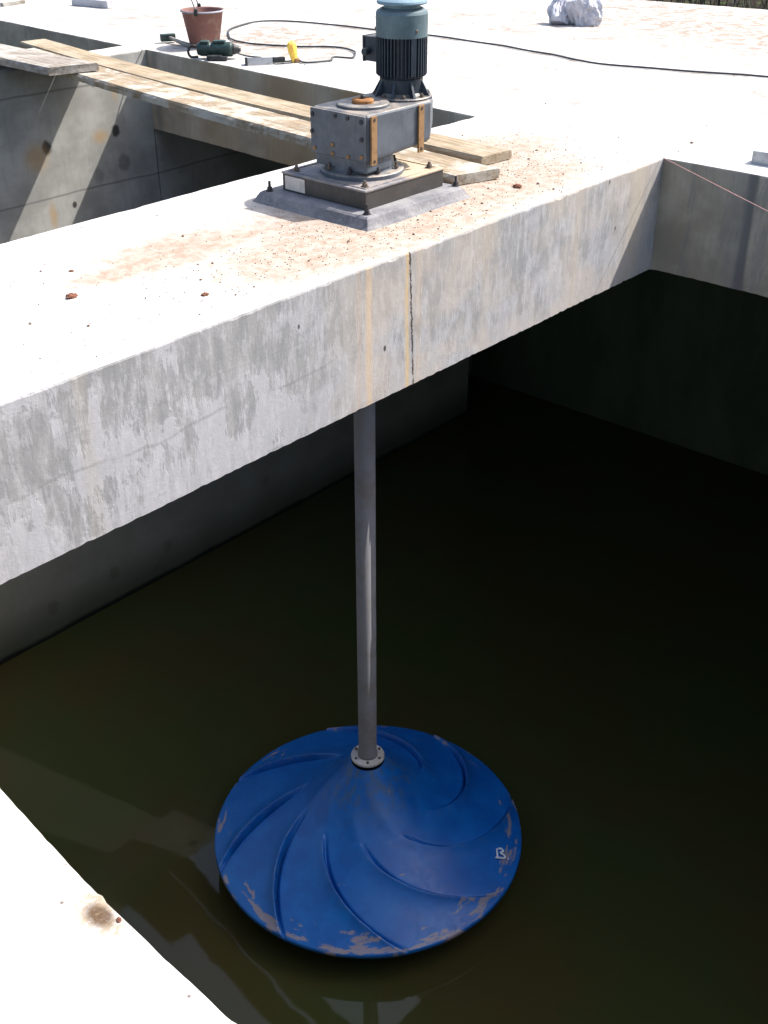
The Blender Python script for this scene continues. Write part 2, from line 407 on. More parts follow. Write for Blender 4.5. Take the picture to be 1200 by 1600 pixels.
def slab(bm, poly, rough, z0, z1, step=.03, chips=.010, wobs=.012):
    """a cast slab with worn, slightly chipped upper and lower arrises on the edges listed in rough"""
    pts = []
    n = len(poly)
    for i in range(n):
        a = Vector((*poly[i], 0)); b = Vector((*poly[(i+1) % n], 0)); L = (b-a).length
        nrm = Vector(((b-a).y, -(b-a).x, 0)).normalized()
        k = max(1, int(L/step)) if i in rough else 1
        for j in range(k): pts.append((a.lerp(b, j/k), nrm, 1.0 if i in rough and j > 0 else 0.0))
    rows = []
    # top inner, top arris, face upper, face lower, bottom
    for name in range(6):
        ring = []
        for p, nr, f in pts:
            h1 = nz((p.x, p.y, 0), 9); h2 = nz((p.x, p.y, 5), 31); h3 = max(0, nz((p.x, p.y, 9), 14)-.25)
            wob = nz((p.x, p.y, 3), 1.3)*wobs
            ch = f*(.006 + chips*max(0, h1*.9+h2*.6) + .022*h3*chips/.010)
            if name == 0: v = p + nr*(wob*f - ch*1.3 - f*.004); z = z1
            elif name == 1: v = p + nr*(wob*f - ch*.45); z = z1 - ch*.35
            elif name == 2: v = p + nr*(wob*f); z = z1 - ch*1.1 - f*.003
            elif name == 3: v = p + nr*(wob*f); z = z0 + f*(.004 + .012*max(0, h2))
            elif name == 4: v = p + nr*(wob*f - f*.006); z = z0 + f*(.003*(1+h1))
            else: v = p - nr*f*.02; z = z0
            ring.append(bm.verts.new((v.x, v.y, z)))
        rows.append(ring)
    m_ = len(pts)
    for A, B in zip(rows, rows[1:]):
        for i in range(m_):
            j = (i+1) % m_
            va = [A[i], A[j], B[j], B[i]]
            if len({tuple(round(c, 6) for c in v.co) for v in va}) < 3: continue
            bm.faces.new(va)
    bm.faces.new(rows[0]); bm.faces.new(rows[-1])
    bmesh.ops.remove_doubles(bm, verts=bm.verts, dist=1e-5)
    bmesh.ops.triangulate(bm, faces=[f for f in bm.faces if len(f.verts) > 4])

# ---------------------------------------------------------------- the setting
TH = .65
# main beam: carries the machine
bm = BM()
slab(bm, [(.802, 3.158), (5.998, 3.158), (6.168, 4.62), (.802, 4.62)], {0, 2}, -TH, 0, .025, .007)
tag(obj('concrete_beam', bm, M['beam']), 'thick stained concrete beam crossing the tank under the machine', 'beam')

bm = BM()
slab(bm, [(6.0, -6), (12.94, -6), (12.94, 0), (10.2, 20), (7.1, 20), (6.75, 13), (6.58, 10.8), (6.43, 8.604), (6.42, 8.28), (6.17, 4.62), (6.0, 3.158)], {1, 2, 4, 5, 6, 7, 8, 10}, -TH, 0, .03)
obj('concrete_deck', bm, M['deck'])['kind'] = 'structure'
bm = BM()
slab(bm, [(-6, -6), (.66, -6), (.66, -2.5), (.698, .917), (.713, 1.278), (.748, 1.66), (.80, 3.158), (.80, 4.62), (.80, 14), (-6, 14)], {2, 3, 4, 5, 7}, -TH, 0, .012, .004, .006)
obj('near_walkway', bm, M['deck'])['kind'] = 'structure'
bm = BM()
slab(bm, [(.662, -6), (5.998, -6), (5.998, -2.5), (.662, -2.5)], {2}, -TH, 0, .1)
obj('side_walkway', bm, M['deck'])['kind'] = 'structure'
bm = BM()
slab(bm, [(.802, 13), (6.748, 13), (6.8, 14), (.802, 14)], {0}, -TH, 0, .1)
obj('far_walkway', bm, M['deck'])['kind'] = 'structure'

# back wall between the two pits, its top is a narrow walkway
bm = BM()
slab(bm, [(.802, 8.29), (6.418, 8.29), (6.428, 8.60), (.802, 8.60)], {0, 2}, WATER-.3, 0, .05)
box(bm, ((6.432+11.2)/2, 8.445, (WATER-.3-TH-.01)/2), (11.2-6.432, .306, -WATER+.3-TH-.01))
tag(obj('dividing_wall', bm, M['tank']), 'concrete wall with sun stripe and form-tie holes behind the beam, left of the planks', 'wall')
# lower, thicker part of that wall
bm = BM()
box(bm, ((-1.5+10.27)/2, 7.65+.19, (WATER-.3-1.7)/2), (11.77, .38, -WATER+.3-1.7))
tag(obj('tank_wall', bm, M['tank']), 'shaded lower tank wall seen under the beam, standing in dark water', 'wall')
bm = BM()
box(bm, (11.40, 4, (WATER-.3-TH)/2), (.3, 20, -WATER+.3-TH-.004))
tag(obj('tank_wall', bm, M['dark_green']), 'unlit far side wall of the tank under the wide deck at right', 'wall')
bm = BM()
box(bm, (-1.65, 4, (WATER-.3-TH)/2), (.3, 20, -WATER+.3-TH-.004))
tag(obj('tank_wall', bm, M['tank']), 'hidden near side wall of the tank under the white walkway', 'wall')
bm = BM()
box(bm, (4.87, -6.15+.3, (WATER-.3-TH)/2), (12.75, .3, -WATER+.3-TH-.004))
box(bm, (4.87, 14.0-.15, (WATER-.3-TH)/2), (12.75, .3, -WATER+.3-TH-.004))
tag(obj('tank_end_wall', bm, M['dark_green']), 'concrete end walls closing the tank beyond the picture', 'wall')

bm = BM()
v = [bm.verts.new((x, y, WATER)) for x, y in ((-1.6, -6), (11.35, -6), (11.35, 14), (-1.6, 14))]; bm.faces.new(v)
obj('water', bm, M['water'])['kind'] = 'structure'

bm = BM()
IN = [(-6, -6), (12.9, -6), (12.9, 0), (10.16, 20), (-6, 20), (-6, 14)]
def quad(a, b, c, d): bm.faces.new([bm.verts.new((*p, -.62)) for p in (a, b, c, d)])
B_ = 900
quad((-B_, -B_), (B_, -B_), (B_, -5.95), (-B_, -5.95)); quad((-B_, 19.9), (B_, 19.9), (B_, B_), (-B_, B_))
quad((-B_, -5.95), (-5.95, -5.95), (-5.95, 19.9), (-B_, 19.9)); quad((12.85, -5.95), (B_, -5.95), (B_, 19.9), (10.0, 19.9))
quad((-5.95, 13.9), (7.2, 13.9), (7.2, 19.9), (-5.95, 19.9)); quad((12.85, -5.95), (12.85, -.1), (10.0, 19.9), (10.0, 19.89))
bmesh.ops.remove_doubles(bm, verts=bm.verts, dist=.001)
obj('ground', bm, M['soil'])['kind'] = 'structure'

bm = BM()
for i in range(5200):
    x = R.uniform(0, 1)**1.6*4.0; y = R.uniform(1.5, 11)
    x += 12.94 - .137*max(0, y)
    h = R.uniform(.12, .42); a = R.uniform(0, 2*pi); w = R.uniform(.006, .016); l = R.uniform(.02, .2); b = R.uniform(0, 2*pi)
    d = Vector((cos(a)*w, sin(a)*w, 0)); p = Vector((x, y, -.63)); q = p + Vector((cos(b)*l*.4, sin(b)*l*.4, h*.6)); t = p + Vector((cos(b)*l, sin(b)*l, h))
    vs = [bm.verts.new(k) for k in (p-d, p+d, q+d*.8, t, q-d*.8)]; bm.faces.new(vs)
tag(obj('grass', bm, M['grass']), 'dark rough grass beyond the far edge of the deck', 'grass', kind='stuff')

# ---------------------------------------------------------------- the mixer
AX, AY = 4.25, 3.87
bm = BM()
def frustum(bm, x0, x1, y0, y1, z0, z1, ins, n=18, wob=.006, r=.02):
    b2 = bmesh.new()
    rings = []
    for z, k in ((z0, 0), (z0+(z1-z0)*.3, ins*.45), (z1-.008, ins*.92), (z1, ins+.008)):
        ring = []
        for side in range(4):
            for j in range(n):
                t = j/n
                X0, X1, Y0, Y1 = x0+k, x1-k, y0+k, y1-k
                p = [(X0+(X1-X0)*t, Y0), (X1, Y0+(Y1-Y0)*t), (X1-(X1-X0)*t, Y1), (X0, Y1-(Y1-Y0)*t)][side]
                q = nz((p[0], p[1], z), 12)*wob + nz((p[0], p[1], z), 4)*wob
                if j == 0: q -= .004
                cx, cy = (X0+X1)/2, (Y0+Y1)/2
                dx, dy = p[0]-cx, p[1]-cy; L = hypot(dx, dy)
                ring.append(b2.verts.new((p[0]+dx/L*q, p[1]+dy/L*q, z + (nz((p[0]*9, p[1]*9, 2))*.003 if z > z0 else 0))))
        rings.append(ring)
    N = len(rings[0])
    for A, B in zip(rings, rings[1:]):
        for i in range(N): b2.faces.new((A[i], A[(i+1) % N], B[(i+1) % N], B[i]))
    b2.faces.new(rings[-1])
    b2.faces.new(rings[0])
    join(bm, b2)
frustum(bm, 3.865, 4.652, 3.487, 4.268, .0, .052, .032)
tag(obj('grout_pad', bm, M['grout']), 'low grey mortar plinth with sloping sides on the beam, under the mixer frame', 'plinth')

root = empty('tank_mixer', (AX, AY, .052))
tag(root, 'large vertical mixer, dark motor above the beam and blue bladed disc on a long shaft', 'mixer')
Z0 = .052
def L(x, y, z): return Vector((x-AX, y-AY, z-Z0))
def bolt(bm, x, y, z, r=.012, h=.018, stud=.014, washer=True):
    c = L(x, y, z)
    if washer: lathe(bm, [(r*1.45, .004), (r*1.45, 0)], c, 14)
    lathe(bm, [(r*.95, h), (r, h-.002), (r, .003)], c, 6, Matrix.Rotation(R.uniform(0, 1), 3, 'Z'))
    if stud: lathe(bm, [(r*.5, h+stud), (r*.55, h-.002)], c, 8)
# frame
bm = BM()
x0, x1, y0, y1 = 3.983, 4.562, 3.606, 4.160
box(bm, L((x0+x1)/2, (y0+y1)/2, (.053+.133)/2), (x1-x0, y1-y0, .080), bevel=.003)
frame = obj('base_frame', bm, M['frame'], root)
bm = BM()
box(bm, L((x0+x1)/2, (y0+y1)/2, .1385), (x1-x0+.008, y1-y0+.008, .010), bevel=.003)
for s in (0, 1):
    box(bm, L(x0+.022 if s else x1-.022, (y0+y1)/2, .1455), (.006, y1-y0-.05, .004))
    box(bm, L((x0+x1)/2, y0+.022 if s else y1-.022, .1455), (x1-x0-.04, .006, .004))
plate = obj('top_plate', bm, M['frame_top'], root)
bm = BM()
box(bm, L(x0-.002, 4.072, .0945), (.003, .135, .066))
obj('paper_label', bm, M['label'], frame)['label'] = 'blank cream paper label on the side of the frame'
for x, y in ((x0+.05, y0+.05), (x1-.05, y0+.05), (x0+.05, y1-.05), (x1-.05, y1-.05)):
    bm = BM(); bolt(bm, x, y, .1435, .014, .018, .012); obj('bolt', bm, M['bolt'], plate)
for x, y in ((3.925, 4.195), (3.940, 3.560), (4.607, 3.56), (4.60, 4.20)):
    bm = BM(); bolt(bm, x, y, .0525, .013, .020, .028); obj('anchor_bolt', bm, M['bolt_dark'], root)
# round foot flange
bm = BM()
lathe(bm, [(.150, .030), (.150, .026), (.200, .0225), (.207, .018), (.207, .001), (.203, 0)], L(AX, AY, .1437), 56)
foot = obj('foot_flange', bm, M['gear'], root)
for k in range(8):
    a = rad(22.5 + 45*k); bm = BM(); bolt(bm, AX+.178*cos(a), AY+.178*sin(a), .169, .012, .016, .016, False)
    obj('bolt', bm, M['bolt_dark'] if k % 3 else M['bolt'], foot)
# gearbox housing
gb = BM()
def gear_poly(k=0.0):
    X0, X1, Y0, Y1 = 4.088+k, 4.655-k, 3.690+k, 4.052-k
    return [(X0, Y0+.018), (X0+.010, Y0+.004), (X0+.03, Y0), (X1-.10, Y0), (X1-.02, Y0+.05), (X1, Y0+.10), (X1, Y1-.10), (X1-.02, Y1-.05), (X1-.10, Y1), (X0+.03, Y1), (X0+.010, Y1-.004), (X0, Y1-.018)]
def loft(bm, rings):
    vs = [[bm.verts.new(p) for p in r] for r in rings]; n = len(vs[0])
    for A, B in zip(vs, vs[1:]):
        for i in range(n): bm.faces.new((A[i], A[(i+1) % n], B[(i+1) % n], B[i]))
    bm.faces.new(vs[0]); bm.faces.new(vs[-1])
rings = []
for z, k in ((.235, .012), (.243, .002), (.255, 0), (.443, 0), (.450, .004), (.4535, .010)):
    rings.append([L(x, y, z) for x, y in gear_poly(k)])
# the underside climbs towards the motor end
for r_ in rings[:3]:
    for v in r_:
        X = v.x + AX
        if X > 4.50: v.z += (X-4.50)*.55
loft(gb, rings)
# neck down to the foot
lathe(gb, [(.150, .10), (.152, .06), (.160, .012), (.165, 0)], L(AX, AY, .165), 40)
box(gb, L(4.19, AY, .212), (.19, .33, .06), bevel=.008)
gear = obj('gearbox', gb, M['gear'], root)
# bolted end cover on the -x face
bm = BM()
box(bm, L(4.083, AY, .346), (.014, .352, .208), bevel=.003)
cov = obj('end_cover', bm, M['gear'], gear)
RY = Matrix.Rotation(-pi/2, 3, 'Y')
for y, z in ((3.715, .425), (3.80, .432), (3.88, .432), (4.03, .42), (3.712, .345), (3.712, .265), (3.80, .253), (3.90, .253), (3.90, .295), (4.02, .262), (4.035, .34)):
    bm = BM(); lathe(bm, [(.009, .009), (.011, .007), (.011, 0)], L(4.077, y, z), 6, RY)
    obj('bolt', bm, M['lug'] if z < .31 else M['bolt_dark'], cov)
# rusty lugs on the side face
for x in (4.128, 4.475):
    bm = BM()
    box(bm, L(x, 3.683, .335), (.040, .010, .225), bevel=.002)
    lg = obj('lifting_lug', bm, M['lug'], gear)
    for z in (.431, .240):
        bm = BM(); lathe(bm, [(.008, .002), (.008, 0)], L(x, 3.6785, z), 12, Matrix.Rotation(pi/2, 3, 'X')); obj('lug_hole', bm, M['bolt_dark'], lg)
# top cover with rusty cap
bm = BM()
lathe(bm, [(.082, .013), (.086, .016), (.122, .016), (.128, .012), (.128, 0)], L(AX+.01, AY, .453), 48)
cv = obj('bearing_cover', bm, M['gear'], gear)
bm = BM(); lathe(bm, [(0, .017), (.030, .017), (.034, .019), (.048, .018), (.053, .012), (.053, 0)], L(AX+.01, AY, .4665), 32); cap = obj('rusty_cap', bm, M['rust'], cv)
bm = BM(); lathe(bm, [(.008, .018), (.012, .014), (.012, 0)], L(AX+.01, AY, .483), 6); obj('cap_screw', bm, M['bolt_dark'], cv)
bm = BM(); lathe(bm, [(.013, .014), (.016, .011), (.016, 0)], L(AX+.155, AY+.055, .449), 12); obj('breather_plug', bm, M['cowl'], gear)
# motor
MX, MY = 4.545, 3.87
bm = BM()
lathe(bm, [(.108, .095), (.105, .075), (.100, .030), (.112, .019), (.150, .016), (.155, .012), (.155, 0)], L(MX, MY, .449), 48)
for k in range(8):
    a = pi/8 + k*pi/4; b2 = bmesh.new()
    pr = [(.100, .018), (.146, .018), (.108, .085), (.098, .085)]
    for s in (-.006, .006):
        pass
    lo = [b2.verts.new((r, -.006, z)) for r, z in pr]; hi = [b2.verts.new((r, .006, z)) for r, z in pr]
    for i in range(4): b2.faces.new((lo[i], lo[(i+1) % 4], hi[(i+1) % 4], hi[i]))
    b2.faces.new(hi); b2.faces.new(list(reversed(lo)))
    bmesh.ops.rotate(b2, verts=b2.verts, matrix=Matrix.Rotation(a, 3, 'Z')); bmesh.ops.translate(b2, verts=b2.verts, vec=L(MX, MY, .449)); join(bm, b2)
adp = obj('motor_flange', bm, M['motor'], root)
for k in range(8):
    a = k*pi/4; bm = BM(); bolt(bm, MX+.132*cos(a), MY+.132*sin(a), .465, .011, .013, .006, False); obj('bolt', bm, M['bolt'], adp)
bm = BM()
lathe(bm, [(.100, .750), (.106, .745), (.106, .555), (.098, .540)], L(MX, MY, 0), 48)
NF = 44
for k in range(NF):
    a = 2*pi*k/NF
    if abs(((a - rad(90) + pi) % (2*pi)) - pi) < rad(24): continue
    if abs(((a - rad(-112) + pi) % (2*pi)) - pi) < rad(5): continue
    b2 = bmesh.new(); pr = [(.103, .552), (.119, .556), (.126, .564), (.126, .737), (.103, .737)]
    lo = [b2.verts.new((r, -.0022, z)) for r, z in pr]; hi = [b2.verts.new((r, .0022, z)) for r, z in pr]
    for i in range(5): b2.faces.new((lo[i], lo[(i+1) % 5], hi[(i+1) % 5], hi[i]))
    b2.faces.new(hi); b2.faces.new(list(reversed(lo)))
    bmesh.ops.rotate(b2, verts=b2.verts, matrix=Matrix.Rotation(a, 3, 'Z')); bmesh.ops.translate(b2, verts=b2.verts, vec=L(MX, MY, 0)); join(bm, b2)
box(bm, L(MX, MY, 0) + Matrix.Rotation(rad(-112), 3, 'Z') @ Vector((.112, 0, .652)), (.026, .026, .178), rot=Matrix.Rotation(rad(-112), 3, 'Z'))
motor = obj('motor', bm, M['motor'], root)
bm = BM()
lathe(bm, [(.094, .862), (.100, .862), (.121, .850), (.1265, .838), (.1265, .736), (.1235, .736), (.1235, .83)], L(MX, MY, 0), 56)
cowl = obj('fan_cowl', bm, M['cowl'], motor)
for k in range(3):
    a = rad(-105 + 120*k); bm = BM()
    lathe(bm, [(.006, .005), (.008, .003), (.008, 0)], L(MX, MY, 0) + Vector((.126*cos(a), .126*sin(a), .768)), 8, Matrix.Rotation(pi/2, 3, 'Y').to_4x4().to_3x3() if False else (Matrix.Rotation(a, 3, 'Z') @ Matrix.Rotation(pi/2, 3, 'Y')))
    obj('screw', bm, M['bolt'], cowl)
bm = BM()
lathe(bm, [(0, .912), (.06, .910), (.100, .904), (.119, .895), (.1225, .887), (.120, .8805), (.112, .879), (.10, .880), (0, .880)], L(MX, MY, 0), 56)
lathe(bm, [(.088, .880), (.088, .858)], L(MX, MY, 0), 40)
obj('rain_cap', bm, M['cap'], motor)
bm = BM()
box(bm, L(MX-.005, MY+.155, .665), (.105, .075, .115), bevel=.005)
box(bm, L(MX-.005, MY+.197, .665), (.115, .012, .122), bevel=.004)
lathe(bm, [(.016, .040), (.018, .034), (.018, .012), (.012, .010), (.012, 0)], L(MX-.055, MY+.165, .655), 12, Matrix.Rotation(-pi/2, 3, 'Y'))
obj('terminal_box', bm, M['motor'], motor)

# shaft
bm = BM()
lathe(bm, [(.060, .160), (.060, -3.66), (.066, -3.675), (.066, -3.70)], L(AX, AY, 0), 40)
shaft = obj('shaft', bm, M['shaft'], root, True)
bm = BM()
lathe(bm, [(.062, .022), (.075, .020), (.108, .018), (.112, .014), (.112, 0), (.10, -.004)], L(AX, AY, -3.715), 40)
hub = obj('hub_flange', bm, M['hub'], root)
for k in range(6):
    a = rad(-138 + 60*k); bm = BM(); bolt(bm, AX+.090*cos(a), AY+.090*sin(a), -3.697, .009, .010, .004, False); obj('bolt', bm, M['bolt'], hub)

# bladed disc
VAN = [(-179, -127), (-144, -84), (-105, -36), (-65, 12), (-15, 58), (66, 104), (116, 151), (148, 190)]
RO, RI, ZR, ZH = 1.06, .11, -4.375, -3.74
def van_ang(v, r):
    a, b = v
    if b < a: b += 360
    t = (r-.45)/.6
    return rad(a + (b-a)*t)
def prof(r):
    t = max(0, min(1, (r-RI)/(RO-RI)))
    return ZR + (ZH-ZR)*(.57*(1-t)**3.4 + .43*(1-t**1.3))
NR, NA = 120, 900
me = bpy.data.meshes.new('bladed_disc'); verts = []; faces = []; rid = []
for i in range(NR+1):
    r = RI + (RO-RI)*i/NR
    for j in range(NA):
        a = 2*pi*j/NA; h = 0; rg = 0
        for v in VAN:
            d = ((a - van_ang(v, r) + pi) % (2*pi)) - pi
            d *= r
            A = .052*max(0, min(1, (r-.43)/.25))**.8
            A2 = .014*max(0, min(1, (r-.12)/.2))*max(0, 1-(r-.12)/.5)
            k = exp(-(-d)/.075) if d < 0 else exp(-(d/.009)**2) - .95*exp(-((d-.026)/.014)**2)
            k2 = exp(-(d/.05)**2)
            h += A*k*(1-.75*max(0, min(1, (r-.92)/.13))) + A2*k2
            if d < .012: rg = max(rg, exp(-abs(d)/.03)*min(1, A/.02))
        h += nz((cos(a)*r, sin(a)*r, 0), 2.5)*.006
        rr = r*(1 + .0035*nz((cos(a)*4, sin(a)*4, 7))) if i == NR else r
        verts.append((rr*cos(a), rr*sin(a), prof(r) + h - Z0)); rid.append(rg)
def ring_faces(b0, b1):
    for j in range(NA):
        k = (j+1) % NA; faces.append((b0+j, b0+k, b1+k, b1+j))
for i in range(NR): ring_faces(i*NA, (i+1)*NA)
base = NR*NA
for dr, dz in ((.002, -.028), (-.012, -.032)):
    s0 = len(verts)
    for j in range(NA):
        a = 2*pi*j/NA; x, y, z = verts[base+j] if dz == -.028 else verts[NR*NA+j]
        verts.append((x*(1+dr), y*(1+dr), ZR - Z0 + dz)); rid.append(0)
    ring_faces(s0-NA if s0 > (NR+1)*NA else base, s0)
s0 = len(verts)
for j in range(NA):
    a = 2*pi*j/NA; verts.append((.12*cos(a), .12*sin(a), ZR-Z0+.25)); rid.append(0)
ring_faces(s0-NA, s0)
me.from_pydata(verts, [], faces); me.update()
at = me.attributes.new('ridge', 'FLOAT', 'POINT'); at.data.foreach_set('value', rid)
for p in me.polygons: p.use_smooth = True
me.materials.append(M['blue'])
disc = bpy.data.objects.new('bladed_disc', me); C.objects.link(disc); disc.parent = root
for v in VAN:
    bm = BM(); top = []; bot = []
    for s in (-.004, .004):
        for i in range(15):
            r = .40 + .50*i/14; a = van_ang(v, r) + s/r
            top.append(bm.verts.new((r*cos(a), r*sin(a), prof(r)-.04-Z0 if r < .9 else ZR-.02-Z0))); bot.append(bm.verts.new((r*cos(a), r*sin(a), ZR-.15-Z0)))
    for o_ in (0, 15):
        for i in range(14): bm.faces.new((top[o_+i], top[o_+i+1], bot[o_+i+1], bot[o_+i]))
    for i in range(14): bm.faces.new((bot[i], bot[i+1], bot[15+i+1], bot[15+i]))
    bm.faces.new((top[14], bot[14], bot[29], top[29])); bm.faces.new((top[0], bot[0], bot[15], top[15]))
    obj('vane', bm, M['blue'], disc)
# hand-written white mark "13." near the rim
bm = BM()
ma = rad(-66.5); mr = .945
er = Vector((cos(ma), sin(ma), 0)); 
U = Vector((.72, -.69, 0)); V = Vector((.62, .70, 0)).normalized()   # reading right / up on the disc
def mk(u, v):
    p = er*mr + U*u + V*v; r = hypot(p.x, p.y)
    return (p.x, p.y, prof(r) - Z0 + .011)
for st in ([(-.028, .030), (-.038, -.040)], [(-.052, -.040), (-.022, -.036)],
           [(-.020, .034), (.006, .038), (.014, .020), (-.008, .004), (.016, -.012), (.010, -.034), (-.022, -.036)], [(.036, -.030), (.042, -.033)]):
    P_ = spline([mk(u, v) for u, v in st], 6) if len(st) > 2 else [Vector(mk(*q)) for q in st]
    tube(bm, P_, .0065, 6)
obj('white_mark', bm, M['mark'], disc)

# ---------------------------------------------------------------- planks
def plank(name, p0, p1, w, t, z, mat, label, worn=.006, seed=0, cut=0.0, tilt=0.0, arc=0.0):
    """p0, p1: centre-line ends; origin at the middle"""
    a = Vector((*p0, 0)); b = Vector((*p1, 0)); Ln = (b-a).length
    bm = BM(); n = int(Ln/.04)
    rows = []
    for i in range(n+1):
        s = -Ln/2 + Ln*i/n
        def j(k, amp=worn): return amp*(nz((s*6+seed, k*7.3, seed*1.7))+.6*nz((s*22+seed, k*3.1, seed)))
        e = .003
        sh = cut*(1 if i == 0 else 0)
        bow = .006*sin(s*1.3+seed) + arc*(1-(2*s/Ln)**2)
        sec = [(-w/2+j(1), 0+e), (-w/2+j(2)-.001, t*.7+j(3)*.3), (-w/2+.008+abs(j(4))*1.2, t), (-w/6, t+j(5)*.25), (w/6, t+j(6)*.25), (w/2-.008-abs(j(7))*1.2, t), (w/2+j(8), t*.7), (w/2+j(9), 0+e), (0, 0)]
        rows.append([bm.verts.new((s + sh*(y/w) + (j(10+q, .004) if i in (0, n) else 0), y+bow, zz)) for q, (y, zz) in enumerate(sec)])
    m_ = len(rows[0])
    for A, B in zip(rows, rows[1:]):
        for k in range(m_): bm.faces.new((A[k], A[(k+1) % m_], B[(k+1) % m_], B[k]))
    bm.faces.new(rows[0]); bm.faces.new(rows[-1])
    o = obj(name, bm, mat); o.location = ((a+b)/2) + Vector((0, 0, z))
    o.rotation_euler = (0, tilt, atan2(b.y-a.y, b.x-a.x))
    return tag(o, label, 'plank', 'planks laid across the pit')
plank('plank', (5.28, 3.80), (5.87, 9.12), .245, .050, .003, M['wood'], 'clean yellowish plank over the pit, the farther of the long pair beside the machine', .004, 1, arc=.09)
plank('plank', (4.87, 3.63), (5.49, 8.75), .295, .055, .003, M['wood_cement'], 'cement-smeared plank with crumbly edge over the pit, the nearer of the long pair', .010, 2, .05, arc=.035)
plank('plank', (5.155, 7.52), (5.20, 10.4), .37, .055, .064, M['wood_grey'], 'wide grey board lying on top of the two long planks at the left edge', .007, 3, .10)

# ---------------------------------------------------------------- bucket
b_ = empty('bucket', (6.845, 8.03, 0))
tag(b_, 'terracotta-coloured bucket with wire handle standing on the deck', 'bucket')
bm = BM()
lathe(bm, [(0, .03), (.112, .03), (.164, .285), (.167, .290), (.176, .292), (.182, .288), (.180, .278), (.172, .276), (.122, .004), (.118, 0), (0, 0)], (0, 0, 0), 48)
obj('shell', bm, M['clay'], b_, True)
bm = BM(); lathe(bm, [(.180, .2925), (.186, .290), (.186, .280), (.181, .278), (.174, .2925)], (0, 0, 0), 48, cap=False); obj('rim', bm, M['rim'], b_, True)
d = Vector((.35, .95, 0)).normalized(); d = Vector((cos(rad(70)), sin(rad(70)), 0))
P_ = [(.10, -.14, 0), (-.09, .15, 0)]
e1 = Vector((-.155, -.10, .285)); e2 = Vector((.10, .155, .285))
for e in (e1, e2):
    bm = BM(); box(bm, e + Vector((0, 0, .005)), (.03, .03, .055), bevel=.006, rot=Matrix.Rotation(atan2(e.y, e.x), 3, 'Z')); obj('handle_lug', bm, M['tool_dark'], b_)
bm = BM(); ap = (e1+e2)/2 + Vector((-.05, .09, .22))
tube(bm, spline([e1 + Vector((0, 0, .02)), e1.lerp(ap, .55) + Vector((-.03, -.02, .05)), ap, e2.lerp(ap, .55) + Vector((.01, .03, .05)), e2 + Vector((0, 0, .02))], 8), .006, 8)
obj('handle', bm, M['wire'], b_, True)

# hammer by the bucket
h_ = empty('hammer', (6.74, 8.26, 0), rad(62)); tag(h_, 'grey short-handled hammer lying left of the bucket', 'hammer')
bm = BM(); tube(bm, [(-.18, -.07, .018), (-.05, -.03, .022), (.14, .04, .045)], [.020, .018, .013], 10); obj('handle', bm, M['wood_grey'], h_, True)
bm = BM(); box(bm, (.16, .05, .042), (.06, .13, .06), bevel=.008); obj('head', bm, M['tool'], h_)

# power tool, dark green
t_ = empty('power_drill', (6.50, 7.52, 0), rad(-52)); tag(t_, 'dark green electric drill lying on the deck in front of the bucket', 'power tool')
RYp = Matrix.Rotation(pi/2, 3, 'Y')
bm = BM(); lathe(bm, [(.030, .16), (.050, .155), (.056, .14), (.056, .0), (.050, -.02), (.054, -.025), (.054, -.10), (.044, -.13), (.030, -.135)], (0, 0, .072), 24, RYp); 
box(bm, (.05, 0, .130), (.10, .07, .02), bevel=.008); box(bm, (-.07, 0, .126), (.07, .08, .018), bevel=.006)
obj('body', bm, M['tool'], t_)
bm = BM(); lathe(bm, [(.016, .06), (.024, .05), (.040, .012), (.040, 0)], (.158, 0, .072), 16, RYp); obj('motor_cap', bm, M['tool_dark'], t_)
bm = BM(); lathe(bm, [(.046, .012), (.046, 0)], (.066, 0, .072), 24, RYp); obj('collar', bm, M['wire'], t_)
bm = BM(); tube(bm, spline([(-.12, -.02, .09), (-.17, -.03, .10), (-.20, -.04, .06), (-.18, -.05, .02), (-.12, -.05, .02)], 6), .010, 8); obj('loop_handle', bm, M['tool_dark'], t_, True)
bm = BM(); box(bm, (.02, -.075, .022), (.12, .10, .035), bevel=.01); box(bm, (.10, -.10, .018), (.05, .05, .03), bevel=.008); obj('trigger_grip', bm, M['tool_dark'], t_)

# metal frame tool
t_ = empty('hand_tool', (6.53, 7.02, 0), rad(-38)); tag(t_, 'bright steel frame-shaped hand tool with dark grip on the deck near the slot edge', 'hand tool')
bm = BM()
box(bm, (0, .0, .030), (.20, .008, .055), bevel=.002); box(bm, (-.096, .04, .030), (.008, .09, .055), bevel=.002); box(bm, (.02, .075, .010), (.22, .012, .014), bevel=.003)
obj('frame', bm, M['steel'], t_)
bm = BM(); box(bm, (-.105, .0, .03), (.02, .025, .06), bevel=.004); obj('jaw', bm, M['tool_dark'], t_)
bm = BM(); box(bm, (.155, .045, .030), (.10, .045, .040), bevel=.010); obj('grip', bm, M['tool_dark'], t_)

# yellow connector
y_ = empty('cable_connector', (6.80, 6.90, 0)); tag(y_, 'yellow plastic cable connector standing at the end of the black cable', 'connector')
bm = BM()
lathe(bm, [(0, .165), (.024, .163), (.034, .150), (.036, .10), (.030, .06), (.024, .02), (.022, 0)], (0, 0, 0), 10, Matrix.Rotation(rad(-14), 3, 'Y'), 1.2, .8)
obj('body', bm, M['yellow'], y_)
bm = BM(); lathe(bm, [(.028, .035), (.032, .030), (.032, .006), (.026, 0)], (.004, 0, .0), 12); obj('collar', bm, M['lug'], y_)

